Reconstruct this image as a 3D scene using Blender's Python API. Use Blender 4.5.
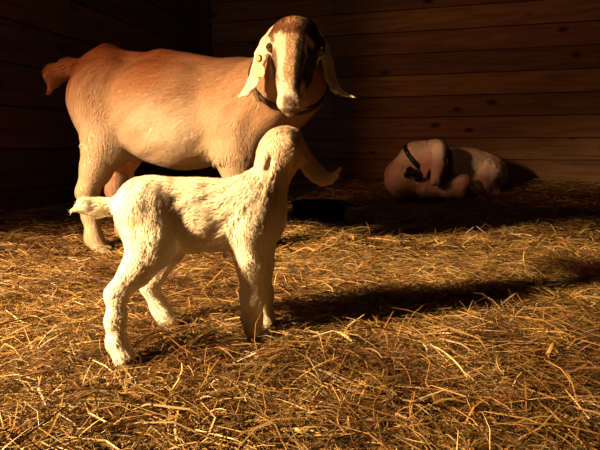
import bpy, bmesh, math
import numpy as np
from mathutils import Vector, Matrix

for _o in list(bpy.data.objects):
    bpy.data.objects.remove(_o)
scene = bpy.context.scene
col = scene.collection

# ------------------------------------------------------------------ camera
CAM_H, FPX, PITCH = 0.42, 500.0, math.atan(77 / 500.0)
cam_data = bpy.data.cameras.new('camera')
cam_data.sensor_width = 36.0
cam_data.lens = 36.0 * FPX / 600.0
cam = bpy.data.objects.new('camera', cam_data)
cam.location = (0, 0, CAM_H)
cam.rotation_euler = (math.pi / 2 - PITCH, 0, 0)
col.objects.link(cam)
scene.camera = cam

# ------------------------------------------------------------------ world, lights, exposure
world = bpy.data.worlds.new('world')
scene.world = world
world.use_nodes = True
bg = world.node_tree.nodes['Background']
bg.inputs['Color'].default_value = (1.0, 0.42, 0.2, 1)
bg.inputs['Strength'].default_value = 0.006

def aim(o, target):
    d = Vector(target) - o.location
    o.rotation_euler = d.to_track_quat('-Z', 'Y').to_euler()

ld = bpy.data.lights.new('barn_lamp', 'SPOT')          # warm lamp shining in through the stall opening
ld.energy = 2150
ld.color = (1.0, 0.66, 0.32)
ld.spot_size = math.radians(60)
ld.spot_blend = 1.0
ld.shadow_soft_size = 0.12
lamp = bpy.data.objects.new('barn_lamp', ld)
lamp.location = (-2.6, 0.12, 1.40)
col.objects.link(lamp)
aim(lamp, (-0.72, 1.12, 0.05))

rd = bpy.data.lights.new('red_fill', 'SPOT')          # unseen red fill added beside it, wider beam
rd.energy = 230
rd.color = (1.0, 0.36, 0.15)
rd.spot_size = math.radians(74)
rd.spot_blend = 1.0
rd.shadow_soft_size = 0.10
red = bpy.data.objects.new('red_fill', rd)
red.location = (-3.15, 0.0, 1.86)
col.objects.link(red)
aim(red, (0.5, 3.3, 0.0))

hd = bpy.data.lights.new('overhead_fill', 'POINT')      # faint unseen fill added overhead to brighten the back wall
hd.energy = 11
hd.color = (1.0, 0.58, 0.28)
hd.shadow_soft_size = 0.1
top_fill = bpy.data.objects.new('overhead_fill', hd)
top_fill.location = (0.0, 2.5, 2.75)
col.objects.link(top_fill)

vs = scene.view_settings
vs.view_transform = 'Standard'
vs.look = 'None'
vs.exposure = 0.0
vs.gamma = 1.0
vs.use_curve_mapping = False

# ------------------------------------------------------------------ helpers
rng = np.random.default_rng(7)
_cp, _sp = math.cos(PITCH), math.sin(PITCH)

def P(px, py, Y):
    """point of the place at distance Y in front of the tripod, seen under pixel px, py"""
    a, b = (px - 300) / FPX, (py - 225) / FPX
    d = np.array([a, _cp - b * _sp, -_sp - b * _cp])
    return np.array([0, 0, CAM_H]) + d * (Y / d[1])

def unit(v):
    v = np.asarray(v, float)
    return v / (np.linalg.norm(v, axis=-1, keepdims=True) + 1e-12)

def tag(o, label=None, cat=None, group=None, kind=None):
    if label: o['label'] = label
    if cat: o['category'] = cat
    if group: o['group'] = group
    if kind: o['kind'] = kind
    return o

def empty(name, loc):
    o = bpy.data.objects.new(name, None)
    o.location = loc
    o.empty_display_size = 0.1
    col.objects.link(o)
    return o

def link(name, me, parent=None, mat=None, loc=None):
    o = bpy.data.objects.new(name, me)
    col.objects.link(o)
    if parent is not None: o.parent = parent
    if mat is not None and len(me.materials) == 0: me.materials.append(mat)
    if loc is not None: o.location = loc
    return o

def np_mesh(name, V, faces_list, smooth=True, colour=None, normals=None):
    """faces_list: list of int arrays (n,3) or (n,4)"""
    me = bpy.data.meshes.new(name)
    V = np.asarray(V, np.float32)
    loops = np.concatenate([f.ravel() for f in faces_list]).astype(np.int32)
    sizes = np.concatenate([np.full(len(f), f.shape[1]) for f in faces_list]).astype(np.int32)
    starts = np.concatenate([[0], np.cumsum(sizes)[:-1]]).astype(np.int32)
    me.vertices.add(len(V)); me.vertices.foreach_set('co', V.ravel())
    me.loops.add(len(loops)); me.loops.foreach_set('vertex_index', loops)
    me.polygons.add(len(sizes)); me.polygons.foreach_set('loop_start', starts)
    me.polygons.foreach_set('use_smooth', np.full(len(sizes), smooth))
    me.update(calc_edges=True)
    if colour is not None:
        at = me.color_attributes.new('coat', 'FLOAT_COLOR', 'POINT')
        c4 = np.ones((len(V), 4), np.float32); c4[:, :3] = colour
        at.data.foreach_set('color', c4.ravel())
    if normals is not None:
        me.normals_split_custom_set_from_vertices(np.asarray(normals, np.float32))
    return me

# value noise, vectorised
_perm = np.random.default_rng(3).random((32, 32, 32)).astype(np.float32)
def vnoise(p):
    p = np.asarray(p, np.float32)
    i = np.floor(p).astype(np.int32); f = p - i
    f = f * f * (3 - 2 * f)
    out = 0
    for dx in (0, 1):
        wx = f[..., 0] if dx else 1 - f[..., 0]
        for dy in (0, 1):
            wy = f[..., 1] if dy else 1 - f[..., 1]
            for dz in (0, 1):
                wz = f[..., 2] if dz else 1 - f[..., 2]
                out = out + wx * wy * wz * _perm[(i[..., 0] + dx) & 31, (i[..., 1] + dy) & 31, (i[..., 2] + dz) & 31]
    return out * 2 - 1

def sstep(a, b, x):
    t = np.clip((x - a) / (b - a), 0, 1)
    return t * t * (3 - 2 * t)

# ------------------------------------------------------------------ materials
def mat_new(name):
    m = bpy.data.materials.new(name); m.use_nodes = True
    nt = m.node_tree
    return m, nt, nt.nodes['Principled BSDF']

def plain(name, c, rough=0.6, noise=0.15, scale=40, bump=0.0, spec=0.3):
    m, nt, b = mat_new(name)
    n = nt.nodes.new('ShaderNodeTexNoise'); n.inputs['Scale'].default_value = scale
    tc = nt.nodes.new('ShaderNodeTexCoord'); nt.links.new(tc.outputs['Object'], n.inputs['Vector'])
    r = nt.nodes.new('ShaderNodeValToRGB')
    r.color_ramp.elements[0].color = tuple(x * (1 - noise) for x in c) + (1,)
    r.color_ramp.elements[1].color = tuple(min(1, x * (1 + noise)) for x in c) + (1,)
    nt.links.new(n.outputs['Fac'], r.inputs['Fac']); nt.links.new(r.outputs['Color'], b.inputs['Base Color'])
    b.inputs['Roughness'].default_value = rough
    b.inputs['Specular IOR Level'].default_value = spec
    if bump:
        bp = nt.nodes.new('ShaderNodeBump'); bp.inputs['Strength'].default_value = bump
        bp.inputs['Distance'].default_value = 0.002
        nt.links.new(n.outputs['Fac'], bp.inputs['Height']); nt.links.new(bp.outputs['Normal'], b.inputs['Normal'])
    return m

def coat_material(name, scale, sheen=0.15):
    m, nt, b = mat_new(name)
    a = nt.nodes.new('ShaderNodeAttribute'); a.attribute_name = 'coat'
    n = nt.nodes.new('ShaderNodeTexNoise'); n.inputs['Scale'].default_value = scale; n.inputs['Detail'].default_value = 4
    tc = nt.nodes.new('ShaderNodeTexCoord'); nt.links.new(tc.outputs['Object'], n.inputs['Vector'])
    mr = nt.nodes.new('ShaderNodeMapRange')
    mr.inputs['To Min'].default_value = 0.82; mr.inputs['To Max'].default_value = 1.12
    nt.links.new(n.outputs['Fac'], mr.inputs['Value'])
    mx = nt.nodes.new('ShaderNodeMix'); mx.data_type = 'RGBA'; mx.blend_type = 'MULTIPLY'
    mx.inputs['Factor'].default_value = 1.0
    nt.links.new(a.outputs['Color'], mx.inputs['A']); nt.links.new(mr.outputs['Result'], mx.inputs['B'])
    nt.links.new(mx.outputs['Result'], b.inputs['Base Color'])
    b.inputs['Roughness'].default_value = 0.8
    b.inputs['Specular IOR Level'].default_value = 0.12
    b.inputs['Sheen Weight'].default_value = sheen
    bp = nt.nodes.new('ShaderNodeBump'); bp.inputs['Strength'].default_value = 0.35
    bp.inputs['Distance'].default_value = 0.004
    nt.links.new(n.outputs['Fac'], bp.inputs['Height']); nt.links.new(bp.outputs['Normal'], b.inputs['Normal'])
    return m

def attr_material(name, rough=0.55, spec=0.25, trans=0.0):
    m, nt, b = mat_new(name)
    a = nt.nodes.new('ShaderNodeAttribute'); a.attribute_name = 'coat'
    nt.links.new(a.outputs['Color'], b.inputs['Base Color'])
    b.inputs['Roughness'].default_value = rough
    b.inputs['Specular IOR Level'].default_value = spec
    return m

def wood_material(name, dark, light, knot=(0.03, 0.014, 0.006)):
    m, nt, b = mat_new(name)
    N, L = nt.nodes, nt.links
    tc = N.new('ShaderNodeTexCoord'); oi = N.new('ShaderNodeObjectInfo')
    off = N.new('ShaderNodeVectorMath'); off.operation = 'MULTIPLY_ADD'
    off.inputs[1].default_value = (37, 23, 11)
    cmb = N.new('ShaderNodeCombineXYZ')
    for k in range(3): L.new(oi.outputs['Random'], cmb.inputs[k])
    L.new(cmb.outputs[0], off.inputs[0]); L.new(tc.outputs['Object'], off.inputs[2])
    mp = N.new('ShaderNodeMapping'); mp.inputs['Scale'].default_value = (1.2, 14, 14)
    L.new(off.outputs[0], mp.inputs['Vector'])
    n1 = N.new('ShaderNodeTexNoise'); n1.inputs['Scale'].default_value = 2.2; n1.inputs['Detail'].default_value = 6
    n1.inputs['Distortion'].default_value = 0.8
    L.new(mp.outputs[0], n1.inputs['Vector'])
    r = N.new('ShaderNodeValToRGB')
    r.color_ramp.elements[0].position = 0.3; r.color_ramp.elements[0].color = dark + (1,)
    r.color_ramp.elements[1].position = 0.7; r.color_ramp.elements[1].color = light + (1,)
    L.new(n1.outputs['Fac'], r.inputs['Fac'])
    # board to board tone
    tone = N.new('ShaderNodeMapRange'); tone.inputs['To Min'].default_value = 0.7; tone.inputs['To Max'].default_value = 1.25
    L.new(oi.outputs['Random'], tone.inputs['Value'])
    mt = N.new('ShaderNodeMix'); mt.data_type = 'RGBA'; mt.blend_type = 'MULTIPLY'; mt.inputs['Factor'].default_value = 1
    L.new(r.outputs['Color'], mt.inputs['A']); L.new(tone.outputs['Result'], mt.inputs['B'])
    # knots
    mk = N.new('ShaderNodeMapping'); mk.inputs['Scale'].default_value = (2.6, 5.2, 5.2)
    L.new(off.outputs[0], mk.inputs['Vector'])
    vo = N.new('ShaderNodeTexVoronoi'); vo.inputs['Scale'].default_value = 1.0; vo.inputs['Randomness'].default_value = 1.0
    L.new(mk.outputs[0], vo.inputs['Vector'])
    kr = N.new('ShaderNodeMapRange'); kr.inputs['From Min'].default_value = 0.06; kr.inputs['From Max'].default_value = 0.15
    kr.inputs['To Min'].default_value = 1.0; kr.inputs['To Max'].default_value = 0.0
    L.new(vo.outputs['Distance'], kr.inputs['Value'])
    mkx = N.new('ShaderNodeMix'); mkx.data_type = 'RGBA'; mkx.inputs['B'].default_value = knot + (1,)
    L.new(kr.outputs['Result'], mkx.inputs['Factor']); L.new(mt.outputs['Result'], mkx.inputs['A'])
    L.new(mkx.outputs['Result'], b.inputs['Base Color'])
    b.inputs['Roughness'].default_value = 0.75
    b.inputs['Specular IOR Level'].default_value = 0.15
    bp = N.new('ShaderNodeBump'); bp.inputs['Strength'].default_value = 0.25; bp.inputs['Distance'].default_value = 0.003
    L.new(n1.outputs['Fac'], bp.inputs['Height']); L.new(bp.outputs['Normal'], b.inputs['Normal'])
    return m

WOOD = wood_material('pine_boards', (0.12, 0.068, 0.032), (0.24, 0.145, 0.072))
WOOD_D = wood_material('shade_dark_boards', (0.045, 0.024, 0.013), (0.10, 0.052, 0.026))  # side wall's shade put into a darker board colour
POST = plain('rough_post', (0.12, 0.07, 0.035), 0.8, 0.3, 25)
GROUND = plain('matted_straw', (0.12, 0.062, 0.022), 0.9, 0.5, 60, 0.6)
STRAW = attr_material('straw', 0.45, 0.3)
COAT = coat_material('goat_coat', 160)
FUR = attr_material('goat_fur', 0.6, 0.15)
def _translucent(m, f):
    nt = m.node_tree; b = nt.nodes['Principled BSDF']; out = nt.nodes['Material Output']; a = nt.nodes['Attribute']
    t = nt.nodes.new('ShaderNodeBsdfTranslucent'); nt.links.new(a.outputs['Color'], t.inputs['Color'])
    mx = nt.nodes.new('ShaderNodeMixShader'); mx.inputs[0].default_value = f
    nt.links.new(b.outputs[0], mx.inputs[1]); nt.links.new(t.outputs[0], mx.inputs[2]); nt.links.new(mx.outputs[0], out.inputs['Surface'])
_translucent(FUR, 0.45)
HOOF = plain('hoof_horn', (0.16, 0.11, 0.07), 0.5, 0.25, 60)
EYE = plain('eye_dark', (0.035, 0.02, 0.01), 0.08, 0.2, 80, 0, 0.6)
IRIS = plain('eye_iris', (0.10, 0.055, 0.018), 0.12, 0.2, 120, 0, 0.6)
LEATHER = plain('collar_leather', (0.055, 0.026, 0.016), 0.5, 0.25, 60, 0.3)
BLACKWEB = plain('collar_webbing', (0.012, 0.012, 0.014), 0.45, 0.3, 90, 0.3)
METAL = plain('collar_metal', (0.5, 0.47, 0.42), 0.3, 0.1, 50)
METAL.node_tree.nodes['Principled BSDF'].inputs['Metallic'].default_value = 1.0
TAGM = plain('ear_tag_plastic', (0.62, 0.50, 0.22), 0.4, 0.06, 50)
TAGB = plain('ear_tag_button', (0.42, 0.30, 0.06), 0.4, 0.1, 50)
RUBBER = plain('black_rubber', (0.012, 0.011, 0.011), 0.6, 0.3, 30, 0.3)

# ------------------------------------------------------------------ the pen: corner, walls, floor
CORNER = np.array([-0.948, 5.15])
TH = math.radians(15.5)
U = np.array([math.cos(TH), -math.sin(TH)])       # along the back wall, to the right
Vv = np.array([-math.sin(TH), -math.cos(TH)])     # along the left wall, toward the camera
def room(u, v, z=0.0):
    q = CORNER + u * U + v * Vv
    return np.array([q[0], q[1], z])

def floor_z(x, y):
    x = np.asarray(x, float); y = np.asarray(y, float)
    rx, ry = x - CORNER[0], y - CORNER[1]
    u = rx * U[0] + ry * U[1]; v = rx * Vv[0] + ry * Vv[1]
    z = 0.13 * np.exp(-(np.maximum(v, 0) / 0.7) ** 2) + 0.07 * np.exp(-(np.maximum(u, 0) / 0.5) ** 2)
    q = np.stack([x, y, np.zeros_like(x)], -1)
    far = sstep(1.2, 2.4, y)
    z = z + 0.010 * vnoise(q * 2.3 + 5) * (0.5 + far) + 0.006 * vnoise(q * 7.0)
    cy = 1.95 - 0.30 * sstep(0.6, 1.05, x)                # ridge of heaped straw, dip added behind it to deepen the shade
    sg = np.where(y < cy, 0.17, 0.055)
    z = z + 0.058 * np.exp(-((y - cy) / sg) ** 2) * sstep(-0.03, 0.14, x) * (0.85 + 0.3 * vnoise(q * 5 + 9))
    z = z - 0.035 * sstep(cy, cy + 0.12, y) * sstep(3.3, 2.7, y) * sstep(0.0, 0.2, x)
    return z

def board_mesh(name, length, height, thick, bev=0.004):
    bm = bmesh.new()
    bmesh.ops.create_cube(bm, size=1)
    bmesh.ops.scale(bm, vec=(length, thick, height), verts=bm.verts)
    bmesh.ops.bevel(bm, geom=list(bm.edges), offset=bev, segments=1, affect='EDGES')
    me = bpy.data.meshes.new(name); bm.to_mesh(me); bm.free()
    return me

BH = 0.186
wall_back = tag(empty('wall_back', room(0, 0)), 'back wall of horizontal pine boards with dark knots', None, None, 'structure')
wall_back.rotation_euler = (0, 0, -TH)
# seam heights measured on the wall
z_ref = P(500, 94, 4.4)[2]
k0 = math.floor(z_ref / BH) + 1
zs0 = z_ref - k0 * BH
meA = board_mesh('board_long', 6.0, BH - 0.005, 0.022)
meB = board_mesh('board_short', 1.3, BH - 0.005, 0.022)
meC = board_mesh('board_rest', 4.694, BH - 0.005, 0.022)
for me_ in (meA, meB, meC): me_.materials.append(WOOD)
for i in range(14):
    zc = zs0 + (i + 0.5) * BH
    jit = float(rng.normal(0, 0.0025))
    if i in (4, 9, 7):
        ln = 1.3 if i != 7 else 4.694
        a = link('board', meB if i != 7 else meC, wall_back); a.location = (ln / 2, 0.011 + jit, zc)
        b_ = link('board', meC if i != 7 else meB, wall_back); b_.location = (6.0 - (6.0 - ln - 0.006) / 2, 0.011 - jit, zc)
    else:
        o = link('board', meA, wall_back); o.location = (3.0, 0.011 + jit, zc)
bk = link('backing', board_mesh('backing', 6.1, 2.75, 0.02, 0.002), wall_back, WOOD_D); bk.location = (3.0, 0.04, 1.3)

wall_left = tag(empty('wall_left', room(0, 0)), 'side wall of horizontal boards in a shade-darkened colour behind the big doe', None, None, 'structure')
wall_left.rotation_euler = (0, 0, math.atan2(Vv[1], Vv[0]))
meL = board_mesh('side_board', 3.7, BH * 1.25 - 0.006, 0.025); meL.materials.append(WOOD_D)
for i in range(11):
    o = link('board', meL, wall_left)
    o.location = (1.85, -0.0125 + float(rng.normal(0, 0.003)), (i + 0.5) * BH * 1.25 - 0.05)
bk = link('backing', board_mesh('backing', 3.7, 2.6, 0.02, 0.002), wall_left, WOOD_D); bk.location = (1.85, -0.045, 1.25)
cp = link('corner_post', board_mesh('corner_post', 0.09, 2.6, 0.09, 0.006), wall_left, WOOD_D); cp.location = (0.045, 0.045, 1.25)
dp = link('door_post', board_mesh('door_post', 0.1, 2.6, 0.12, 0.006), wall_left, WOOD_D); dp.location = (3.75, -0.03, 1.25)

nu, nv = 260, 300
gu, gv = np.meshgrid(np.linspace(0, 6, nu), np.linspace(0, 6.4, nv), indexing='ij')
gx = CORNER[0] + gu * U[0] + gv * Vv[0]; gy = CORNER[1] + gu * U[1] + gv * Vv[1]
gz = floor_z(gx, gy)
gz += 0.006 * vnoise(np.stack([gx * 30, gy * 30, gz * 0], -1))
idx = np.arange(nu * nv).reshape(nu, nv)
gf = np.stack([idx[:-1, :-1], idx[:-1, 1:], idx[1:, 1:], idx[1:, :-1]], -1).reshape(-1, 4)
fl = link('floor', np_mesh('floor', np.stack([gx, gy, gz], -1).reshape(-1, 3), [gf]), None, GROUND)
tag(fl, 'trodden floor of matted straw and hay', None, None, 'structure')

# ------------------------------------------------------------------ goat modelling: one smooth skin from muscle volumes
class Skin:
    def __init__(self, h):
        self.h = h; self.pr = []; self.cut = []
    def cone(self, a, b, ra, rb, k=0.03, zone=0):
        a, b = np.asarray(a, float), np.asarray(b, float)
        self.pr.append(('c', a, b, ra, rb, k, unit(b - a), zone)); return self
    def chain(self, pts, rs, k=0.03, zone=0):
        for i in range(len(pts) - 1): self.cone(pts[i], pts[i + 1], rs[i], rs[i + 1], k, zone)
        return self
    def ell(self, c, r, yaw=0, pitch=0, k=0.04, flow=(-1, 0, -.4), zone=0):
        M = np.array(Matrix.Rotation(yaw, 3, 'Z') @ Matrix.Rotation(pitch, 3, 'Y'))
        self.pr.append(('e', np.asarray(c, float), np.asarray(r, float), M, None, k, unit(M @ np.asarray(flow, float)), zone)); return self
    def strip(self, pts, ws, ts, nrm, k=0.01, zone=0):
        nrm = [np.asarray(n, float) for n in (nrm if isinstance(nrm, list) else [nrm] * len(pts))]
        for i in range(len(pts) - 1):
            self.pr.append(('s', np.asarray(pts[i], float), np.asarray(pts[i + 1], float), (ws[i], ws[i + 1]), (ts[i], ts[i + 1], unit(nrm[i]), unit(nrm[i + 1])), (k if i == 0 else 0.0025), unit(np.asarray(pts[i + 1]) - pts[i]), zone))
        return self
    def carve(self, a, b, ra, rb, k=0.01):
        self.cut.append(('c', np.asarray(a, float), np.asarray(b, float), ra, rb, k, None, 0)); return self
    @staticmethod
    def dist(p, q):
        t = p[0]
        if t == 'c':
            _, a, b, ra, rb = p[:5]
            ab = b - a; s = np.clip(((q - a) @ ab) / (ab @ ab + 1e-12), 0, 1)
            return np.linalg.norm(q - a - s[..., None] * ab, axis=-1) - (ra + (rb - ra) * s)
        if t == 'e':
            _, c, r, M = p[:4]
            l = (q - c) @ M
            k0 = np.linalg.norm(l / r, axis=-1); k1 = np.linalg.norm(l / (r * r), axis=-1) + 1e-9
            return k0 * (k0 - 1) / k1
        _, a, b, w, tn = p[:5]
        ab = b - a; s = np.clip(((q - a) @ ab) / (ab @ ab + 1e-12), 0, 1)
        d = q - a - s[..., None] * ab
        n = tn[2] + (tn[3] - tn[2]) * s[..., None]
        dn = (d * n).sum(-1); du = np.sqrt(np.maximum((d * d).sum(-1) - dn * dn, 0))
        ww = w[0] + (w[1] - w[0]) * s; tt = tn[0] + (tn[1] - tn[0]) * s
        e = np.sqrt((du / ww) ** 2 + (dn / tt) ** 2)
        return (e - 1) * tt
    @staticmethod
    def bbox(p):
        if p[0] == 'c':
            r = max(p[3], p[4]); return np.minimum(p[1], p[2]) - r, np.maximum(p[1], p[2]) + r
        if p[0] == 'e':
            r = p[2].max(); return p[1] - r, p[1] + r
        r = max(p[3]); return np.minimum(p[1], p[2]) - r, np.maximum(p[1], p[2]) + r
    def build(self, smooth=2):
        h = self.h
        bbs = [self.bbox(p) for p in self.pr]
        lo = np.min([b[0] for b in bbs], 0) - 3 * h; hi = np.max([b[1] for b in bbs], 0) + 3 * h
        n = np.ceil((hi - lo) / h).astype(int) + 1
        F = np.full(n, 0.05, np.float32)
        ax = [lo[i] + h * np.arange(n[i]) for i in range(3)]
        def region(p, m):
            b0, b1 = self.bbox(p)
            i0 = np.clip(np.floor((b0 - m - lo) / h).astype(int), 0, n - 1); i1 = np.clip(np.ceil((b1 + m - lo) / h).astype(int) + 1, 1, n)
            sl = tuple(slice(i0[i], i1[i]) for i in range(3))
            q = np.stack(np.meshgrid(ax[0][sl[0]], ax[1][sl[1]], ax[2][sl[2]], indexing='ij'), -1)
            return sl, q
        for p in self.pr:
            k = p[5]; sl, q = region(p, k + 2 * h)
            d = self.dist(p, q); f = F[sl]
            hh = np.maximum(k - np.abs(f - d), 0) / k
            F[sl] = np.minimum(f, d) - hh * hh * k * 0.25
        for p in self.cut:
            k = p[5]; sl, q = region(p, k + 2 * h)
            d = -self.dist(p, q); f = F[sl]
            hh = np.maximum(k - np.abs(f - d), 0) / k
            F[sl] = np.maximum(f, d) + hh * hh * k * 0.25
        self.F, self.lo = F, lo
        # surface nets
        S = F < 0
        c = [S[dx:n[0] - 1 + dx, dy:n[1] - 1 + dy, dz:n[2] - 1 + dz] for dx in (0, 1) for dy in (0, 1) for dz in (0, 1)]
        anyc = c[0].copy(); allc = c[0].copy()
        for q in c[1:]: anyc |= q; allc &= q
        I = np.argwhere(anyc & ~allc)
        acc = np.zeros((len(I), 3)); cnt = np.zeros(len(I))
        corners = [(dx, dy, dz) for dx in (0, 1) for dy in (0, 1) for dz in (0, 1)]
        val = {cc: F[I[:, 0] + cc[0], I[:, 1] + cc[1], I[:, 2] + cc[2]] for cc in corners}
        for cc in corners:
            for a in range(3):
                if cc[a] == 0:
                    c2 = list(cc); c2[a] = 1; c2 = tuple(c2)
                    f0, f1 = val[cc], val[c2]; m = (f0 < 0) != (f1 < 0)
                    t = np.where(m, f0 / np.where(m, f0 - f1, 1), 0)
                    pos = np.array(cc, float) + t[:, None] * np.eye(3)[a]
                    acc[m] += pos[m]; cnt[m] += 1
        V = lo + h * (I + acc / cnt[:, None])
        vid = -np.ones(n - 1, np.int64); vid[tuple(I.T)] = np.arange(len(I))
        quads = []
        for a in range(3):
            b1, b2 = (a + 1) % 3, (a + 2) % 3
            sa = [slice(None)] * 3; sb = [slice(None)] * 3
            sa[a] = slice(0, n[a] - 1); sb[a] = slice(1, n[a])
            A, B = S[tuple(sa)], S[tuple(sb)]
            E = np.argwhere(A != B)
            E = E[(E[:, b1] > 0) & (E[:, b2] > 0) & (E[:, b1] < n[b1] - 1) & (E[:, b2] < n[b2] - 1)]
            flip = B[tuple(E.T)]
            def at(o1, o2):
                e = E.copy(); e[:, b1] += o1; e[:, b2] += o2; return vid[tuple(e.T)]
            qd = np.stack([at(-1, -1), at(0, -1), at(0, 0), at(-1, 0)], -1)
            qd[flip] = qd[flip][:, ::-1]
            quads.append(qd)
        Q = np.concatenate(quads)
        Q = Q[(Q >= 0).all(1)]
        # smoothing
        for _ in range(smooth):
            s = np.zeros_like(V); cn = np.zeros(len(V))
            for k in range(4):
                i, j = Q[:, k], Q[:, (k + 1) % 4]
                np.add.at(s, i, V[j]); np.add.at(s, j, V[i]); np.add.at(cn, i, 1); np.add.at(cn, j, 1)
            V = 0.5 * V + 0.5 * s / cn[:, None]
        self.V, self.Q = V, Q
        self.N = self.normals(V, Q)
        best = np.full(len(V), 1e9); flow = np.zeros((len(V), 3)); zone = np.zeros(len(V), int)
        wsum = np.zeros((len(V), 1))
        for p in self.pr:
            d = self.dist(p, V)
            w = np.exp(-np.clip(d, 0, 1) / (3 * h))[:, None]; flow += w * p[6]; wsum += w
            m = d < best; best[m] = d[m]; zone[m] = p[7]
        flow = unit(flow + np.array([0, 0, -0.15]))
        flow = unit(flow - (flow * self.N).sum(1, keepdims=True) * self.N)
        self.flow, self.zone = flow, zone
        return self
    @staticmethod
    def normals(V, Q):
        fn = np.cross(V[Q[:, 2]] - V[Q[:, 0]], V[Q[:, 3]] - V[Q[:, 1]])
        Nn = np.zeros_like(V)
        for k in range(4): np.add.at(Nn, Q[:, k], fn)
        return unit(Nn)
    def streak(self, freq, step, k=4):
        s = 0
        for i in range(-k, k + 1): s = s + vnoise((self.V + self.flow * (i * step)) * freq)
        return s / (k + 1.0)
    def tufts(self, amp, freq, step, mask=1.0):
        self.st = self.streak(freq, step)
        self.V = self.V + self.N * (amp * self.st * mask)[:, None]
        self.N = self.normals(self.V, self.Q)
        return self
    def sample(self, q):
        g = (q - self.lo) / self.h; i = np.clip(np.floor(g).astype(int), 0, np.array(self.F.shape) - 2); f = g - i
        o = 0
        for dx in (0, 1):
            for dy in (0, 1):
                for dz in (0, 1):
                    w = (f[..., 0] if dx else 1 - f[..., 0]) * (f[..., 1] if dy else 1 - f[..., 1]) * (f[..., 2] if dz else 1 - f[..., 2])
                    o = o + w * self.F[i[..., 0] + dx, i[..., 1] + dy, i[..., 2] + dz]
        return o

def fur_mesh(name, sk, colour, count, length, width, lift, origin, seed, clump=0.5, clump_f=60, nj=0.35, jit=0.16, lmin=0.04):
    r = np.random.default_rng(seed)
    V, Q = sk.V, sk.Q
    area = np.linalg.norm(np.cross(V[Q[:, 2]] - V[Q[:, 0]], V[Q[:, 3]] - V[Q[:, 1]]), axis=1)
    lv = length if np.ndim(length) else np.full(len(V), length)
    wgt = area * (lv[Q].mean(1) > 0.0005)
    f = r.choice(len(Q), count, p=wgt / wgt.sum())
    a, b = r.random(count), r.random(count)
    w4 = np.stack([(1 - a) * (1 - b), a * (1 - b), a * b, (1 - a) * b], -1)
    def mixv(A): return (A[Q[f]] * w4[..., None]).sum(1)
    p, n, fl, c = mixv(V), unit(mixv(sk.N)), unit(mixv(sk.flow)), mixv(colour)
    L = (lv[Q[f]] * w4).sum(1) * r.uniform(0.6, 1.25, count)
    side = np.cross(fl, n)
    cl = np.stack([vnoise(p * clump_f), vnoise(p * clump_f + 17.3), vnoise(p * clump_f + 31.1)], -1) * clump + r.normal(0, jit, (count, 3))
    d = unit(fl + side * cl[:, :1] * 0.8 + n * (lift + 0.25 * cl[:, 1:2]))
    d = unit(d - np.minimum((d * n).sum(1, keepdims=True) - lmin, 0) * n)
    sd = unit(np.cross(d, n)) * (width * r.uniform(0.7, 1.3, count))[:, None]
    root = p + n * (0.0002 if lmin > 0.05 else -0.0006)
    mid = p + d * (L * 0.5)[:, None] + n * (L * 0.06)[:, None]
    tip = p + unit(d + fl * 0.35 - n * 0.12) * L[:, None]
    Vt = np.stack([root - sd, root + sd, mid + sd * 0.75, mid - sd * 0.75, tip], 1)
    nn = unit(n + nj * cl)
    base = np.arange(count)[:, None] * 5
    q = base + np.array([[0, 1, 2, 3]]); t = base + np.array([[3, 2, 4]])
    # orient outward
    fn = np.cross(Vt[:, 1] - Vt[:, 0], Vt[:, 3] - Vt[:, 0]); neg = (fn * n).sum(1) < 0
    q[neg] = q[neg][:, ::-1]; t[neg] = t[neg][:, ::-1]
    cc = np.clip(c * r.uniform(0.92, 1.08, (count, 1)), 0, 1)
    return np_mesh(name, (Vt - origin).reshape(-1, 3), [q, t], True, np.repeat(cc, 5, 0), np.repeat(nn, 5, 0))

FEET = []                                                # where hooves press the straw down
def hoof(parent, origin, bottom, yaw, s, tilt=0.35):
    """cloven hoof: two tapering toes with a gap between them"""
    FEET.append((bottom[0] + 0.3 * s, bottom[1], s * 2.0))
    bm = bmesh.new()
    for sgn in (-1, 1):
        prof = [(0.0, 1.0), (0.35, 1.0), (0.8, 0.86), (1.05, 0.72)]
        rings = []
        for hz, sc in prof:
            ring = []
            for k in range(10):
                a = 2 * math.pi * k / 10
                x = math.cos(a) * 0.95 * sc + (0.38 - hz * tilt); y = math.sin(a) * 0.5 * sc
                if math.cos(a) > 0.3: y *= 0.75
                ring.append(bm.verts.new(((x) * s, (y + sgn * (0.54 - 0.08 * hz)) * s, hz * s * 1.15)))
            rings.append(ring)
        for i in range(len(rings) - 1):
            for k in range(10):
                bm.faces.new((rings[i][k], rings[i][(k + 1) % 10], rings[i + 1][(k + 1) % 10], rings[i + 1][k]))
        bm.faces.new(rings[-1]); bm.faces.new(rings[0][::-1])
    me = bpy.data.meshes.new('hoof'); bm.to_mesh(me); bm.free()
    for p in me.polygons: p.use_smooth = True
    o = link('hoof', me, parent, HOOF)
    o.location = Vector(bottom - origin); o.rotation_euler = (0, 0, yaw)
    return o

def eye(parent, origin, c, r, outward):
    bm = bmesh.new(); bmesh.ops.create_uvsphere(bm, u_segments=20, v_segments=12, radius=r)
    me = bpy.data.meshes.new('eye'); bm.to_mesh(me); bm.free()
    me.materials.append(IRIS)
    for p in me.polygons: p.use_smooth = True
    o = link('eye', me, parent); o.location = Vector(c - origin)
    o.rotation_euler = Vector(outward).to_track_quat('Z', 'Y').to_euler()
    bm = bmesh.new(); bmesh.ops.create_uvsphere(bm, u_segments=16, v_segments=10, radius=1)
    bmesh.ops.scale(bm, vec=(r * 0.72, r * 0.5, r * 0.3), verts=bm.verts)
    me = bpy.data.meshes.new('pupil'); bm.to_mesh(me); bm.free(); me.materials.append(EYE)
    for p in me.polygons: p.use_smooth = True
    q = link('pupil', me, o); q.location = (0, 0, r * 0.76)
    return o

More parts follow.
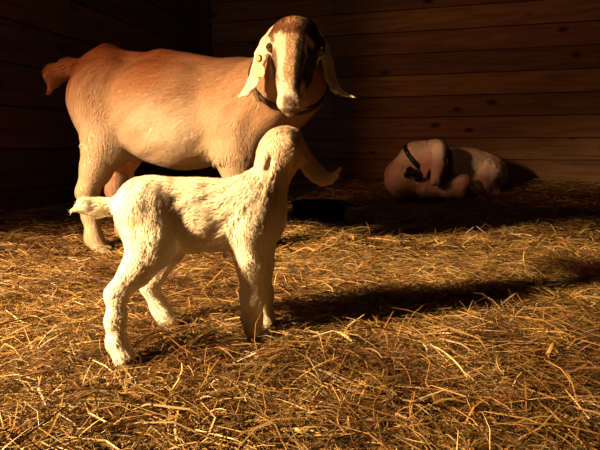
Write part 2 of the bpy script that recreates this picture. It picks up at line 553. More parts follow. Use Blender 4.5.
def collar_band(parent, origin, sk, centre, axis, width, thick, mat, name='collar', seg=56, rmin=0.02, cap=0.115):
    """strap that hugs the neck: its radius is read off the skin at every angle"""
    ax = unit(axis); ref = np.array([0, 0, 1.0]) if abs(ax[2]) < 0.9 else np.array([1.0, 0, 0])
    e1 = unit(np.cross(ref, ax)); e2 = np.cross(ax, e1)
    ang = np.linspace(0, 2 * np.pi, seg, endpoint=False)
    rad = []
    for a in ang:
        d = math.cos(a) * e1 + math.sin(a) * e2
        t = np.linspace(rmin, 0.3, 200); f = sk.sample(centre + t[:, None] * d)
        w = np.argmax(f > 0); rad.append(t[w] if f[w] > 0 else 0.1)
    rad = np.minimum(np.array(rad), cap)
    for _ in range(4): rad = np.maximum(rad, 0.5 * rad + 0.25 * (np.roll(rad, 1) + np.roll(rad, -1)))
    V = []
    for i, a in enumerate(ang):
        d = math.cos(a) * e1 + math.sin(a) * e2
        for (o_, w_) in ((-0.004, -1), (thick, -0.9), (thick * 1.15, 0), (thick, 0.9), (-0.004, 1)):
            V.append(centre + d * (rad[i] + o_) + ax * (w_ * width / 2) - origin)
    V = np.array(V); F = []
    for i in range(seg):
        j = (i + 1) % seg
        for k in range(5): F.append((i * 5 + k, i * 5 + (k + 1) % 5, j * 5 + (k + 1) % 5, j * 5 + k))
    me = np_mesh(name, V, [np.array(F)])
    o = link(name, me, parent, mat)
    def at(a, lift=0.0):
        d = math.cos(a) * e1 + math.sin(a) * e2
        return centre + d * (np.interp(a % (2 * np.pi), np.append(ang, 2 * np.pi), np.append(rad, rad[0])) + thick + lift), d
    return o, at, e1, e2

def finish(root, sk, name, colour, origin, mat=COAT):
    me = np_mesh(name, sk.V - origin, [sk.Q], True, colour)
    return link(name, me, root, mat)

def mixc(a, b, t):
    t = np.asarray(t)[:, None]
    return np.asarray(a) * (1 - t) + np.asarray(b) * t

# ================================================================== the white kid
def build_kid():
    O = np.array([-0.21, 1.09, 0.0])
    root = empty('goat_kid', O)
    tag(root, 'small white goat kid with curly coat standing on the straw in front of the doe', 'goat')
    yaw = math.radians(6)
    s = Skin(0.003)
    s.ell(P(198, 219, 1.075), (0.122, 0.070, 0.071), yaw, 0.0, 0.04)
    s.ell(P(147, 211, 1.058), (0.062, 0.058, 0.060), yaw, 0.0, 0.04)
    s.cone(P(240, 197, 1.10), P(146, 197, 1.06), 0.031, 0.031, 0.05)
    s.ell(P(249, 219, 1.095), (0.072, 0.066, 0.080), yaw, -0.3, 0.04)
    # neck, head
    s.cone(P(280, 160, 1.12), P(258, 205, 1.105), 0.034, 0.056, 0.04, 1)
    s.ell(P(283, 149, 1.125), (0.045, 0.055, 0.044), 0.2, 0, 0.03, (-.2, -1, -.5), 2)
    s.cone(P(291, 138, 1.14), P(276, 142, 1.12), 0.022, 0.024, 0.02, 2)            # poll
    s.cone(P(290, 160, 1.255), P(283, 151, 1.15), 0.023, 0.037, 0.03, 2)
    s.cone(P(266, 147, 1.11), P(262, 152, 1.10), 0.014, 0.012, 0.015, 2)           # root of the near ear
    s.cone(P(299, 148, 1.125), P(302, 158, 1.12), 0.013, 0.012, 0.012, 2)          # root of the other ear
    # ears: near one hangs along the neck, other swings out to the right with a turned up tip
    s.strip([P(266, 146, 1.10), P(262.5, 156, 1.093), P(259.5, 165, 1.09), P(258, 174, 1.088)], [0.014, 0.021, 0.020, 0.008], [0.009, 0.007, 0.006, 0.004], (-0.8, -0.58, 0.15), 0.008, 3)
    s.strip([P(301, 150, 1.13), P(306, 160, 1.13), P(311, 168, 1.13), P(317, 174, 1.13), P(323, 178, 1.129), P(329, 178.5, 1.128), P(335, 175.5, 1.127), P(340, 168, 1.126)],
            [0.016, 0.020, 0.0215, 0.021, 0.0185, 0.014, 0.009, 0.004], [0.010, 0.007, 0.006, 0.005, 0.005, 0.004, 0.004, 0.003], (0.44, -0.89, 0.1), 0.010, 3)
    # near hind leg
    s.cone(P(146, 213, 1.03), P(150, 250, 1.0), 0.050, 0.042, 0.04)
    s.chain([P(151, 247, 1.0), P(136, 272, 0.975), P(118, 294, 0.95)], [0.040, 0.028, 0.0185], 0.02, 4)
    s.cone(P(121, 286, 0.95), P(113, 295, 0.95), 0.016, 0.013, 0.015, 4)
    s.chain([P(118, 294, 0.95), P(116, 320, 0.94), P(117, 342, 0.93), P(124, 357, 0.92)], [0.020, 0.0175, 0.0170, 0.0205], 0.015, 4)
    # far hind leg
    s.cone(P(152, 213, 1.10), P(168, 248, 1.12), 0.048, 0.036, 0.04)
    s.chain([P(168, 248, 1.12), P(150, 286, 1.14)], [0.036, 0.020], 0.02, 4)
    s.chain([P(149, 286, 1.14), P(160, 308, 1.14), P(165, 316, 1.135), P(170, 322, 1.13)], [0.019, 0.018, 0.018, 0.018], 0.015, 4)
    # front legs
    s.chain([P(250, 232, 1.055), P(251, 262, 1.055), P(253, 296, 1.06), P(252, 318, 1.065), P(253, 330, 1.06)], [0.044, 0.030, 0.024, 0.020, 0.020], 0.02, 4)
    s.chain([P(260, 232, 1.14), P(261, 264, 1.145), P(263, 296, 1.15), P(264, 314, 1.15), P(267, 322, 1.145)], [0.040, 0.027, 0.021, 0.018, 0.019], 0.02, 4)
    # tail
    s.chain([P(128, 203, 1.04), P(116, 206, 1.03), P(100, 208, 1.02), P(87, 206, 1.01), P(75, 210, 1.0)], [0.017, 0.015, 0.0165, 0.013, 0.004], 0.015, 5)
    s.build(2)
    body = np.where(s.zone == 3, 0.15, np.where(s.zone == 2, 0.5, 1.0)) * np.where(s.zone == 4, 0.7, 1.0)
    s.tufts(0.0024, 60, 0.007, body)
    s.tufts(0.0030, 85, 0.006, (s.zone == 1) * 1.0 + ((s.zone == 0) & (s.V[:, 0] > P(225, 200, 1.1)[0])) * 0.5)
    c = np.tile([0.90, 0.84, 0.72], (len(s.V), 1))
    t = sstep(0.15, 0.8, s.streak(40, 0.008)) * 0.15
    c = mixc(c, [0.72, 0.58, 0.40], t)
    c = mixc(c, [0.62, 0.42, 0.28], (s.zone == 3) * 0.8)
    c = mixc(c, [0.66, 0.46, 0.28], (s.zone == 2) * 0.7 + (s.zone == 1) * (0.35 + 0.2 * t))  # tan head and neck, fading light also put into this tint
    finish(root, s, 'body', c, O)
    ln = np.select([s.zone == 3, s.zone == 2, s.zone == 4, s.zone == 5], [0.004, 0.009, 0.010, 0.016], 0.015)
    fm = fur_mesh('coat_hair', s, c, 42000, ln, 0.0011, 0.12, O, 11, 0.5, 45)
    f = link('coat_hair', fm, root, FUR); f['kind'] = 'stuff'
    for (px, py, Y) in ((127, 368, 0.916), (172, 328, 1.13), (255, 337, 1.06), (269, 329, 1.145)):
        b = P(px, py, Y); b[2] = float(floor_z(b[0], b[1])) - 0.002
        hoof(root, O, b, yaw * 0.6, 0.0185)
    # eyes on the sides of the far-turned head
    for sg in (-1, 1):
        hd_ = P(285, 151, 1.17); side = unit([1, -0.1, 0]) * sg
        eye(root, O, hd_ + side * 0.033 + np.array([0, 0.005, 0.006]), 0.009, side + np.array([0, 0.4, 0.1]))
    return root
build_kid()

# ================================================================== the standing doe
def build_doe():
    O = np.array([-0.55, 2.08, 0.0])
    root = empty('doe_goat', O)
    tag(root, 'big reddish tan and cream doe standing with long white ears, brown striped face and collar', 'goat')
    yaw = math.radians(-12)
    s = Skin(0.005)
    s.ell(P(167, 111, 2.11), (0.325, 0.185, 0.208), yaw, 0.0, 0.08)
    s.ell(P(188, 126, 2.085), (0.20, 0.175, 0.160), yaw, 0.0, 0.08)
    s.ell(P(109, 98, 2.17), (0.145, 0.145, 0.180), yaw, 0.0, 0.08)
    s.ell(P(243, 117, 2.02), (0.150, 0.150, 0.200), yaw, 0.0, 0.08)
    s.cone(P(240, 73, 2.03), P(165, 67, 2.11), 0.042, 0.042, 0.05)
    s.cone(P(165, 67, 2.11), P(110, 61, 2.17), 0.042, 0.045, 0.05)
    s.cone(P(110, 61, 2.17), P(84, 72, 2.19), 0.045, 0.036, 0.05)
    s.cone(P(115, 70, 2.09), P(94, 96, 2.07), 0.035, 0.06, 0.07)          # hip bone
    # neck
    s.chain([P(296, 62, 1.84), P(290, 84, 1.89), P(270, 100, 1.95), P(250, 108, 2.0)], [0.088, 0.112, 0.130, 0.145], 0.07, 1)
    # head
    s.ell(P(295, 45, 1.745), (0.086, 0.085, 0.078), 0.0, 0, 0.03, (0, -.3, -1), 2)
    s.chain([P(294, 36, 1.725), P(293, 57, 1.685), P(291, 80, 1.655), P(290, 100, 1.642)], [0.050, 0.054, 0.042, 0.032], 0.03, 2)
    s.chain([P(294, 62, 1.77), P(291, 104, 1.665)], [0.064, 0.032], 0.03, 2)
    s.cone(P(285, 102, 1.632), P(295, 102, 1.632), 0.020, 0.020, 0.03, 2)        # muzzle
    s.cone(P(290, 111, 1.660), P(290, 106, 1.668), 0.017, 0.022, 0.015, 2)     # chin
    for (px, py) in ((273, 42), (318, 45)):
        s.cone(P(px, py, 1.725), P(px, py + 2, 1.712), 0.024, 0.021, 0.025, 2)   # brow over the eye
    s.ell(P(296, 28, 1.735), (0.066, 0.04, 0.026), 0, 0, 0.03, (0, -.3, -1), 2)   # poll tuft
    for sg in (-1, 1):
        s.carve(P(290 + sg * 5, 104, 1.615), P(290 + sg * 9, 101, 1.620), 0.003, 0.004, 0.008)
    s.carve(P(281, 108.5, 1.638), P(299, 108.5, 1.638), 0.002, 0.002, 0.006)
    # ears
    s.strip([P(273, 33, 1.76), P(266, 43, 1.755), P(261, 54, 1.745), P(258, 68, 1.735), P(253, 82, 1.725), P(246, 92, 1.72), P(239, 97, 1.72)], [0.020, 0.026, 0.028, 0.029, 0.026, 0.017, 0.006], [0.012, 0.009, 0.008, 0.007, 0.006, 0.005, 0.004], [(-0.55, -0.8, 0.15)] * 7, 0.02, 3)
    s.strip([P(318, 36, 1.77), P(324, 49, 1.775), P(328, 62, 1.775), P(330, 76, 1.77), P(335, 88, 1.755), P(344, 94, 1.735), P(354, 97, 1.715)], [0.020, 0.026, 0.028, 0.029, 0.026, 0.017, 0.006], [0.012, 0.009, 0.008, 0.007, 0.006, 0.005, 0.004],
            [(0.7, -0.7, 0.0)] * 4 + [(0.6, -0.65, 0.4), (0.35, -0.5, 0.8), (0.25, -0.35, 0.9)], 0.02, 3)
    # near hind leg
    s.cone(P(100, 102, 2.09), P(105, 146, 2.05), 0.106, 0.080, 0.06)
    s.chain([P(103, 146, 2.05), P(96, 170, 2.03), P(89, 190, 2.01)], [0.078, 0.052, 0.036], 0.04, 4)
    s.cone(P(88, 183, 2.015), P(84, 193, 2.01), 0.026, 0.026, 0.03, 4)
    s.chain([P(88, 192, 2.01), P(91, 215, 2.0), P(94, 238, 1.975), P(101, 250, 1.96)], [0.036, 0.030, 0.030, 0.033], 0.03, 4)
    # far hind leg
    s.chain([P(108, 112, 2.25), P(124, 154, 2.26), P(116, 190, 2.27), P(124, 232, 2.25), P(129, 239, 2.24)], [0.11, 0.068, 0.040, 0.030, 0.032], 0.04, 4)
    # front legs
    s.cone(P(243, 120, 1.94), P(238, 156, 1.92), 0.085, 0.075, 0.06)
    s.chain([P(238, 158, 1.92), P(240, 198, 1.91), P(243, 220, 1.905), P(246, 248, 1.90), P(250, 256, 1.89)], [0.075, 0.042, 0.036, 0.029, 0.031], 0.04, 4)
    s.chain([P(254, 128, 2.10), P(259, 162, 2.10), P(265, 203, 2.09), P(269, 236, 2.08), P(272, 243, 2.07)], [0.08, 0.065, 0.038, 0.028, 0.031], 0.04, 4)
    # udder and teats
    s.ell(P(122, 158, 2.16), (0.075, 0.075, 0.065), yaw, 0, 0.04, (0, 0, -1), 6)
    s.cone(P(130, 166, 2.11), P(132, 180, 2.10), 0.022, 0.010, 0.02, 6)
    s.cone(P(130, 166, 2.21), P(131, 178, 2.21), 0.022, 0.010, 0.02, 6)
    # tail
    s.chain([P(86, 68, 2.19), P(70, 68, 2.20), P(56, 74, 2.205), P(51, 87, 2.21)], [0.030, 0.032, 0.034, 0.014], 0.03, 5)
    s.build(2)
    body = np.where(s.zone == 3, 0.0, np.where(s.zone == 2, 0.12, 1.0)) * np.where(s.zone == 4, 0.5, 1.0)
    s.tufts(0.0042, 26, 0.016, body)
    s.tufts(0.0050, 9, 0.02, body * (s.zone < 2))
    V = s.V; nz = vnoise(V * 9); nf = s.streak(45, 0.012)
    # body pattern: foxy tan saddle over the back, pale cream flank, belly and legs
    cream, tan, red = [0.63, 0.50, 0.36], [0.46, 0.26, 0.145], [0.38, 0.135, 0.055]
    z = V[:, 2]; x = V[:, 0]
    c = np.tile(cream, (len(V), 1))
    c = mixc(c, tan, sstep(0.47, 0.66, z + 0.05 * nz + 0.012 * nf) * 0.85)
    c = mixc(c, red, sstep(0.60, 0.78, z + 0.08 * nz + 0.03 * nf - 0.12 * sstep(-0.7, -0.3, x)))
    c = mixc(c, tan, sstep(-0.42, -0.2, x) * sstep(0.2, 0.45, z) * (0.35 + 0.25 * nz))
    c = mixc(c, [0.68, 0.60, 0.49], sstep(0.12, 0.55, vnoise(V * np.array([6, 6, 9]) + 3.7)) * sstep(0.65, 0.5, z) * sstep(-0.75, -0.6, x) * 0.7)
    c = mixc(c, [0.62, 0.40, 0.24], (s.zone == 1) * 0.5)
    c = mixc(c, [0.50, 0.24, 0.12], (s.zone == 5) * 0.6)
    c = mixc(c, [0.62, 0.30, 0.22], (s.zone == 6) * 0.9)
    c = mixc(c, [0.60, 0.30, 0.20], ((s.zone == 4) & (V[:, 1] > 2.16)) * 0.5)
    # head pattern in head coordinates: u across, v down the face
    H0 = P(293, 44, 1.67); dv = unit(P(290, 104, 1.615) - P(294, 40, 1.67)); du = unit(np.array([1, 0, 0]) - dv[0] * dv)
    L = V - H0; u = L @ du; v = L @ dv
    hm = s.zone == 2
    hc = np.tile([0.80, 0.70, 0.55], (len(V), 1))
    dark, brown, fox = [0.035, 0.017, 0.010], [0.20, 0.085, 0.036], [0.46, 0.25, 0.13]
    n1 = vnoise(V * 38) * 0.009; n2 = vnoise(V * 70 + 4)
    # foxy nose bridge, black stripe on its right also paints its shaded side
    hc = mixc(hc, fox, sstep(0.030, 0.018, np.abs(u + n1 + 0.004)) * sstep(0.15, 0.09, v + 6 * n1) * 0.8)
    hc = mixc(hc, dark, sstep(0.018, 0.010, np.abs(u + n1 - 0.030 + 0.06 * v)) * sstep(0.19, 0.14, v) * 0.95)
    # crown
    crown = sstep(-0.022, -0.042, v + 1.5 * n1 + 0.10 * np.abs(u) - 0.25 * np.maximum(u, 0))
    hc = mixc(hc, brown, crown)
    hc = mixc(hc, dark, crown * sstep(0.0, 0.02, u + n1) * 0.9)
    hc = mixc(hc, fox, sstep(0.030, 0.012, np.abs(u + 0.006 + n1)) * sstep(-0.05, -0.065, v + n1) * 0.85)
    hc = mixc(hc, brown, sstep(0.010, 0.004, np.abs(u + 0.064 - 0.3 * v + n1)) * sstep(0.0, -0.02, v) * 0.9)
    hc = mixc(hc, dark, sstep(0.4, 0.9, n2) * crown * 0.6)
    # stripes from each eye toward the mouth, dark edge round the right eye
    for sg, st in ((-1, 0.85), (1, 0.97)):
        line = sg * (0.066 - 0.16 * np.clip(v, 0, 0.15)); wd = 0.009 if sg < 0 else 0.012
        hc = mixc(hc, dark if sg > 0 else brown, sstep(wd + 0.005, wd - 0.003, np.abs(u - line + n1 * 0.6)) * sstep(0.0, 0.02, v) * sstep(0.150, 0.11, v) * st)
    hc = mixc(hc, dark, sstep(0.062, 0.072, u + n1) * sstep(0.05, 0.02, v) * 0.92)
    # nose pad and mouth line
    hc = mixc(hc, [0.16, 0.095, 0.065], sstep(0.026, 0.016, np.abs(u)) * sstep(0.160, 0.182, v + n1) * sstep(0.216, 0.206, v) * 0.9)
    hc = mixc(hc, [0.12, 0.07, 0.05], sstep(0.006, 0.003, np.abs(v - 0.216)) * sstep(0.033, 0.028, np.abs(u)) * 0.7)
    c[hm] = hc[hm]
    em = s.zone == 3
    c[em] = mixc(np.tile([0.82, 0.73, 0.60], (em.sum(), 1)), [0.72, 0.52, 0.42], sstep(0.3, 0.9, vnoise(V[em] * 20)) * 0.4)
    c = np.clip(c, 0, 1)
    finish(root, s, 'body', c, O)
    ln = np.select([s.zone == 3, s.zone == 2, s.zone == 4, s.zone == 5, s.zone == 6], [0.005, 0.007, 0.014, 0.035, 0.0], 0.020)
    ln = ln + (sstep(0.68, 0.76, z) * (s.zone < 2) * 0.006)
    fm = fur_mesh('coat_hair', s, c, 120000, ln, 0.0019, 0.13, O, 12, 0.16, 16, 0.14, 0.09, 0.12)
    f = link('coat_hair', fm, root, FUR); f['kind'] = 'stuff'
    for (px, py, Y) in ((105, 259, 1.93), (131, 246, 2.23), (253, 264, 1.87), (275, 251, 2.06)):
        b = P(px, py, Y); b[2] = float(floor_z(b[0], b[1])) - 0.002
        hoof(root, O, b, yaw, 0.030)
    eye(root, O, P(271.0, 47.5, 1.698), 0.0165, (-0.6, -0.8, 0.1))
    eye(root, O, P(320.5, 51, 1.698), 0.0165, (0.6, -0.8, 0.1))
    # collar
    cb, at, e1, e2 = collar_band(root, O, s, P(291, 82, 1.86), unit([0.25, -0.78, 0.42]), 0.032, 0.007, LEATHER, cap=0.150)
    bm = bmesh.new(); bmesh.ops.create_cube(bm, size=1)
    bmesh.ops.scale(bm, vec=(0.03, 0.008, 0.034), verts=bm.verts)
    bmesh.ops.bevel(bm, geom=list(bm.edges), offset=0.003, segments=2, affect='EDGES')
    me = bpy.data.meshes.new('buckle'); bm.to_mesh(me); bm.free()
    q, d = at(3.6, 0.002); bo = link('buckle', me, cb, METAL); bo.location = Vector(q - O)
    bo.rotation_euler = Vector(d).to_track_quat('Y', 'Z').to_euler()
    # ear tag
    bm = bmesh.new()
    pts = [(-0.016, -0.034), (0.016, -0.034), (0.022, -0.026), (0.022, -0.006), (0.010, 0.006), (0.007, 0.020), (-0.007, 0.020), (-0.010, 0.006), (-0.022, -0.006), (-0.022, -0.026)]
    fv = [bm.verts.new((x_, 0, z_)) for x_, z_ in pts]; bf = bm.faces.new(fv)
    ex = bmesh.ops.extrude_face_region(bm, geom=[bf]); bmesh.ops.translate(bm, vec=(0, 0.003, 0), verts=[g for g in ex['geom'] if isinstance(g, bmesh.types.BMVert)])
    bmesh.ops.recalc_face_normals(bm, faces=bm.faces)
    me = bpy.data.meshes.new('ear_tag'); bm.to_mesh(me); bm.free()
    t = link('ear_tag', me, root, TAGM); t['label'] = 'pale yellow plastic ear tag'
    t.location = Vector(P(258.5, 66, 1.703) - O); t.rotation_euler = (0.05, 0.06, math.radians(-22))
    bm = bmesh.new(); bmesh.ops.create_cone(bm, cap_ends=True, segments=18, radius1=0.013, radius2=0.009, depth=0.009)
    me = bpy.data.meshes.new('tag_button'); bm.to_mesh(me); bm.free()
    tb = link('tag_button', me, t, TAGB); tb.location = (0.001, -0.004, 0.024); tb.rotation_euler = (math.pi / 2, 0, 0)
    return root
build_doe()

# ================================================================== the doe lying by the wall
def build_lying():
    O = P(445, 196, 3.85); O[2] = float(floor_z(O[0], O[1]))
    root = empty('resting_goat', O)
    tag(root, 'pale goat lying curled up by the back wall, black collar, head tucked round', 'goat')
    s = Skin(0.007)
    s.ell(P(462, 172, 4.02), (0.34, 0.20, 0.195), -0.1, 0.0, 0.08, (1, 0, -.3))
    s.ell(P(486, 177, 3.95), (0.13, 0.13, 0.150), 0.2, 0, 0.06, (1, 0, -.5))
    s.ell(P(411, 181, 3.80), (0.175, 0.16, 0.135), 0, 0, 0.07, (-.3, 0, -1))
    s.chain([P(434, 151, 3.74), P(418, 160, 3.76), P(406, 176, 3.79)], [0.088, 0.125, 0.15], 0.06, 1)
    # head hanging over the flank, face toward us
    s.ell(P(438, 151, 3.67), (0.072, 0.08, 0.078), 0, 0, 0.03, (0, 0, -1), 2)
    s.chain([P(439, 150, 3.62), P(438, 166, 3.55), P(435, 181, 3.49)], [0.058, 0.047, 0.032], 0.02, 2)
    s.cone(P(438, 163, 3.65), P(435, 182, 3.53), 0.054, 0.030, 0.02, 2)
    s.cone(P(433, 182, 3.475), P(437, 182, 3.48), 0.020, 0.020, 0.02, 2)
    for px in (432, 437): s.carve(P(px, 183, 3.445), P(px, 182, 3.46), 0.006, 0.006, 0.008)
    s.strip([P(446, 146, 3.70), P(450, 154, 3.66), P(451, 165, 3.65), P(449, 175, 3.65)], [0.02, 0.040, 0.042, 0.012], [0.012, 0.009, 0.008, 0.006], (0.75, -0.65, 0.1), 0.015, 3)
    s.strip([P(431, 147, 3.63), P(427, 158, 3.58), P(425, 168, 3.56), P(425, 177, 3.555)], [0.02, 0.036, 0.038, 0.012], [0.012, 0.009, 0.008, 0.006], (-0.5, -0.85, 0.2), 0.015, 7)
    # folded front legs and hind leg
    s.chain([P(425, 190, 3.66), P(447, 189, 3.62), P(463, 182, 3.62)], [0.07, 0.05, 0.050], 0.04, 4)
    s.chain([P(463, 182, 3.62), P(459, 193, 3.60), P(447, 194, 3.58)], [0.048, 0.035, 0.030], 0.03, 4)
    s.chain([P(489, 172, 3.86), P(481, 186, 3.78), P(495, 192, 3.80)], [0.09, 0.07, 0.035], 0.04, 4)
    s.chain([P(500, 176, 4.05), P(506, 184, 4.03)], [0.03, 0.016], 0.03, 5)
    s.build(2)
    s.tufts(0.005, 30, 0.015, np.where(s.zone == 3, 0, np.where(s.zone == 2, 0.15, 1.0)))
    V = s.V
    c = np.tile([0.80, 0.64, 0.54], (len(V), 1))
    c = mixc(c, [0.60, 0.40, 0.30], sstep(0.1, 0.7, vnoise(V * 6)) * 0.4)
    c = mixc(c, [0.40, 0.33, 0.27], sstep(P(446, 170, 3.9)[0], P(456, 170, 3.9)[0], V[:, 0]) * sstep(P(496, 170, 3.9)[0], P(472, 170, 3.9)[0], V[:, 0]) * (s.zone == 0) * 0.5)  # doe's shadow painted as a grey band over the body
    hx = P(438, 160, 3.63)
    ud = V[:, 0] - hx[0]
    c = mixc(c, [0.33, 0.17, 0.11], (s.zone == 2) * sstep(0.004, 0.022, ud) * 0.9)
    c = mixc(c, [0.20, 0.09, 0.075], (s.zone == 2) * sstep(P(435, 179, 3.47)[2], P(435, 183, 3.47)[2], V[:, 2]) * sstep(-0.035, -0.01, ud + 0.0) * 0.85)
    c = mixc(c, [0.06, 0.035, 0.03], (s.zone == 3) * 0.95)
    c = mixc(c, [0.66, 0.40, 0.32], (s.zone == 7) * 0.7)
    finish(root, s, 'body', c, O)
    fm = fur_mesh('coat_hair', s, c, 30000, np.select([s.zone == 3, s.zone == 7, s.zone == 2], [0.004, 0.005, 0.008], 0.022), 0.0028, 0.15, O, 13, 0.4, 20)
    f = link('coat_hair', fm, root, FUR); f['kind'] = 'stuff'
    eye(root, O, P(443.8, 160, 3.53), 0.016, (0.5, -0.85, 0.1))
    ax = P(432, 150, 3.74) - P(404, 178, 3.79)
    cb, at, e1, e2 = collar_band(root, O, s, P(420, 160, 3.755), unit(unit(ax) + np.array([0, -0.25, 0])), 0.034, 0.010, BLACKWEB, cap=0.15)
    cb['label'] = 'black collar with a metal ring'
    # bone shaped tag and ring under the collar
    best = min((a for a in np.linspace(0, 6.28, 120)), key=lambda a: np.linalg.norm(at(a)[0] - P(413, 175, 3.58)))
    q, d = at(best, 0.012)
    bm = bmesh.new()
    for sx in (-1, 1):
        for sz in (-1, 1):
            bmesh.ops.create_uvsphere(bm, u_segments=12, v_segments=8, radius=0.026, matrix=Matrix.Translation((sx * 0.042, 0, sz * 0.02)))
    bmesh.ops.create_cone(bm, cap_ends=True, segments=12, radius1=0.02, radius2=0.02, depth=0.09, matrix=Matrix.Rotation(math.pi / 2, 4, 'Y'))
    bmesh.ops.scale(bm, vec=(1, 0.4, 1), verts=bm.verts)
    me = bpy.data.meshes.new('pendant'); bm.to_mesh(me); bm.free()
    for p in me.polygons: p.use_smooth = True
    pe = link('pendant', me, cb, BLACKWEB); pe.location = Vector(q - O) + Vector((-0.04, -0.015, -0.045)); pe.rotation_euler = (0.3, 0.35, 0)
    q, d = at(best - 0.9, 0.004)
    bm = bmesh.new(); bmesh.ops.create_uvsphere(bm, u_segments=12, v_segments=8, radius=0.012)
    me = bpy.data.meshes.new('ring'); bm.to_mesh(me); bm.free()
    st = link('stud', me, cb, METAL); st.location = Vector(q - O)
    return root
build_lying()

# ================================================================== black rubber feed pan
def build_pan():
    c = P(319, 212, 3.0); c[2] = float(floor_z(c[0], c[1])) + 0.004
    R_, H_ = 0.168, 0.125
    prof = [(0.0, 0.0), (R_ * 0.84, 0.0), (R_ * 0.88, 0.006), (R_ * 0.97, H_ * 0.9), (R_ * 1.0, H_ * 0.92), (R_ * 1.02, H_ * 0.97), (R_ * 1.0, H_), (R_ * 0.96, H_ * 0.99), (R_ * 0.93, H_ * 0.93), (R_ * 0.82, 0.014), (0.0, 0.012)]
    seg = 48; bm = bmesh.new(); rings = []
    for r_, z_ in prof:
        if r_ == 0: rings.append([bm.verts.new((0, 0, z_))]); continue
        rings.append([bm.verts.new((r_ * math.cos(2 * math.pi * k / seg), r_ * math.sin(2 * math.pi * k / seg), z_)) for k in range(seg)])
    for a, b in zip(rings[:-1], rings[1:]):
        for k in range(seg):
            k2 = (k + 1) % seg
            if len(a) == 1: bm.faces.new((a[0], b[k2], b[k]))
            elif len(b) == 1: bm.faces.new((a[k], a[k2], b[0]))
            else: bm.faces.new((a[k], a[k2], b[k2], b[k]))
    bmesh.ops.recalc_face_normals(bm, faces=bm.faces)
    me = bpy.data.meshes.new('feed_pan'); bm.to_mesh(me); bm.free()
    for p in me.polygons: p.use_smooth = True
    o = link('feed_pan', me, None, RUBBER); o.location = Vector(c)
    tag(o, 'round black rubber feed pan on the floor beyond the kid', 'feed pan')
build_pan()

# ================================================================== straw
def strands(n, xs, ys, lmin, lmax, wmin, wmax, layer, sides, seed, up=0.10, steep=0.06):
    r = np.random.default_rng(seed)
    L = lmin + (lmax - lmin) * r.random(n) ** 1.8
    W = wmin + (wmax - wmin) * r.random(n) ** 2.2
    th = np.where(r.random(n) < 0.55, r.uniform(-np.pi, np.pi, n), r.normal(0.1, 0.7, n)) + 0.9 * vnoise(np.stack([xs * 2.2, ys * 2.2, xs * 0], -1))
    el = r.normal(0, up, n); st = r.random(n) < steep
    el[st] = r.uniform(0.3, 1.0, st.sum()); L[st] *= 0.55
    d = np.stack([np.cos(th) * np.cos(el), np.sin(th) * np.cos(el), np.sin(el)], -1)
    side = unit(np.cross(d, [0, 0, 1.0])); upv = np.cross(side, d)
    roll = r.uniform(-1.2, 1.2, n)
    sv = side * np.cos(roll)[:, None] + upv * np.sin(roll)[:, None]; uv = np.cross(sv, d)
    z0 = r.random(n) * layer + np.where(st, L * 0.18, 0)
    for fx, fy, fr in FEET:
        near = np.hypot(xs - fx, ys - fy) < fr + L * 0.25
        z0[near] *= 0.15; d[near, 2] *= 0.1
    d = unit(d)
    z0 = z0 + floor_z(xs, ys)
    c0 = np.stack([xs, ys, z0], -1)
    bend = r.normal(0, 0.12, n) * L; droop = np.abs(r.normal(0, 0.10, n)) * L
    K = 4; pts = []
    for i in range(K):
        t = i / (K - 1) - 0.5
        q = 1 - (2 * t) ** 2
        pts.append(c0 + d * (L * t)[:, None] + side * (bend * q)[:, None] + np.array([0, 0, 1]) * (droop * (q - 0.6))[:, None])
    pts = np.stack(pts, 1)                                    # n,K,3
    taper = np.array([0.75, 1.0, 0.95, 0.45])
    if sides == 3:
        ang = [0.0, 2.1, 4.2]
        offs = np.stack([sv * math.cos(a) + uv * (math.sin(a) * 0.6) for a in ang], 1)
    else:
        offs = np.stack([sv, -sv], 1)
    V = pts[:, :, None, :] + offs[:, None, :, :] * (W[:, None, None, None] * taper[None, :, None, None])
    S = offs.shape[1]
    gz_ = floor_z(V[..., 0].ravel(), V[..., 1].ravel()).reshape(V.shape[:3])
    V[..., 2] = np.maximum(V[..., 2], gz_ - 0.004)
    f = []
    for i in range(K - 1):
        for j in range(S if S == 3 else 1):
            j2 = (j + 1) % S
            f.append((i * S + j, i * S + j2, (i + 1) * S + j2, (i + 1) * S + j))
    F = (np.arange(n)[:, None, None] * (K * S) + np.array(f)[None]).reshape(-1, 4)
    pal = np.array([[0.56, 0.38, 0.13], [0.46, 0.29, 0.09], [0.66, 0.49, 0.22], [0.36, 0.20, 0.065], [0.22, 0.115, 0.04], [0.78, 0.64, 0.36], [0.36, 0.31, 0.11]])
    pi = r.choice(7, n, p=[0.27, 0.23, 0.14, 0.14, 0.10, 0.05, 0.07])
    c = pal[pi] * (0.18 + 0.85 * r.random((n, 1)) ** 1.3) * np.array([1.0, 0.92, 0.85])
    q2 = np.stack([xs, ys, xs * 0], -1)
    dark_patch = sstep(-0.05, 0.55, vnoise(q2 * 3.1 + 2) * 0.6 + vnoise(q2 * 11 + 7) * 0.6)      # random darker brown patches
    c = c * (1 - 0.55 * dark_patch[:, None] * np.array([0.85, 1.0, 1.05]))
    return V.reshape(-1, 3), F, np.repeat(np.clip(c, 0, 1), K * S, 0)

def wedge(n, y0, y1, seed, power=1.0):
    r = np.random.default_rng(seed)
    y = y0 + (y1 - y0) * r.random(n) ** power
    x = (r.random(n) * 2 - 1) * (0.66 * y + 0.35)
    rx, ry = x - CORNER[0], y - CORNER[1]
    u = rx * U[0] + ry * U[1]; v = rx * Vv[0] + ry * Vv[1]
    m = (u > 0.08) & (v > 0.08)
    return x[m], y[m]

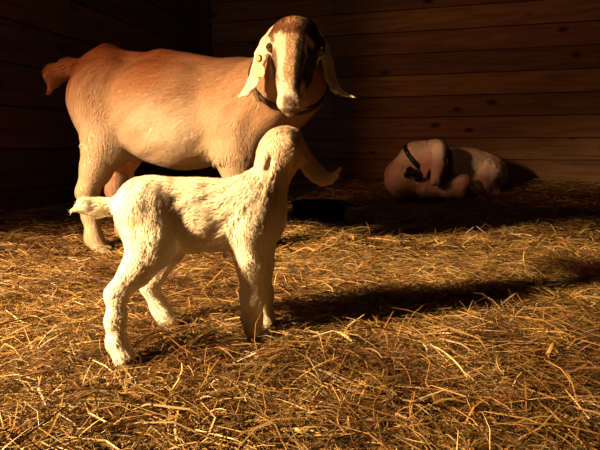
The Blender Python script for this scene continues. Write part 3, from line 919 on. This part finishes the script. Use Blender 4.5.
def join(parts):
    Vs, Fs, Cs, k = [], [], [], 0
    for V, F, C in parts:
        Vs.append(V); Fs.append(F + k); Cs.append(C); k += len(V)
    return np.concatenate(Vs), np.concatenate(Fs), np.concatenate(Cs)

parts = []
x, y = wedge(52000, 0.5, 2.15, 21, 0.95); parts.append(strands(len(x), x, y, 0.03, 0.16, 0.00040, 0.0012, 0.026, 3, 31, 0.20, 0.10))
x, y = wedge(9000, 0.5, 2.2, 22, 0.95); parts.append(strands(len(x), x, y, 0.05, 0.24, 0.0007, 0.0021, 0.034, 3, 32, 0.18, 0.06))
x, y = wedge(7000, 0.5, 2.0, 24, 1.0); parts.append(strands(len(x), x, y, 0.01, 0.04, 0.0008, 0.0024, 0.030, 2, 34, 0.3, 0.10))
x, y = wedge(46000, 1.8, 5.2, 23, 1.2); parts.append(strands(len(x), x, y, 0.05, 0.20, 0.0011, 0.0030, 0.030, 2, 33, 0.18, 0.10))
V_, F_, C_ = join(parts)
sb = link('straw_bedding', np_mesh('straw_bedding', V_, [F_], False, C_), None, STRAW)
tag(sb, 'loose golden straw and hay strewn over the whole floor', 'straw', None, 'stuff')

# a few stalks that stand out from the bedding
def stalk(name, p0, p1, w, rise, bend, mat, label, cat):
    p0, p1 = np.asarray(p0, float), np.asarray(p1, float)
    mid0 = (p0 + p1) / 2
    d = unit(p1 - p0); side = unit(np.cross(d, [0, 0, 1.0])); up = np.cross(side, d)
    V, F, n, S = [], [], 9, 6
    for i in range(n):
        t = i / (n - 1); q = 1 - (2 * t - 1) ** 2
        c = p0 + (p1 - p0) * t + side * bend * q; c[2] = float(floor_z(c[0], c[1])) + 0.030 + rise * q
        ww = w * (0.35 + 0.65 * min(1, 4 * (1 - t)) * min(1, 0.5 + 4 * t))
        for k in range(S):
            a = 2 * math.pi * k / S
            V.append(c + side * math.cos(a) * ww + up * math.sin(a) * ww * 0.45 - mid0)
    for i in range(n - 1):
        for k in range(S): F.append((i * S + k, i * S + (k + 1) % S, (i + 1) * S + (k + 1) % S, (i + 1) * S + k))
    o = link(name, np_mesh(name, np.array(V), [np.array(F)]), None, mat, Vector(mid0))
    tag(o, label, cat)
DARKSTEM = plain('brown_stem', (0.10, 0.05, 0.02), 0.6, 0.3, 60)
PALE = plain('pale_straw', (0.62, 0.47, 0.22), 0.5, 0.15, 60)
GOLD = plain('golden_straw', (0.50, 0.31, 0.10), 0.5, 0.15, 60)
stalk('twig', P(4, 404, 0.80), P(108, 374, 0.90), 0.0026, 0.004, 0.006, DARKSTEM, 'long thin dark brown twig lying at the bottom left corner', 'twig')
stalk('straw_flake', P(338, 345, 1.02), P(352, 360, 0.97), 0.0055, 0.006, 0.004, PALE, 'short broad pale flake right of the kid, just below its shadow', 'straw')
stalk('straw_stalk', P(430, 362, 0.95), P(466, 402, 0.82), 0.0024, 0.006, -0.008, PALE, 'slim pale stalk slanting down to the right in the right foreground', 'straw')
stalk('straw_chip', P(546, 375, 0.90), P(553, 356, 0.97), 0.0045, 0.008, 0.002, GOLD, 'short upright golden straw chip near the right edge of the foreground', 'straw')
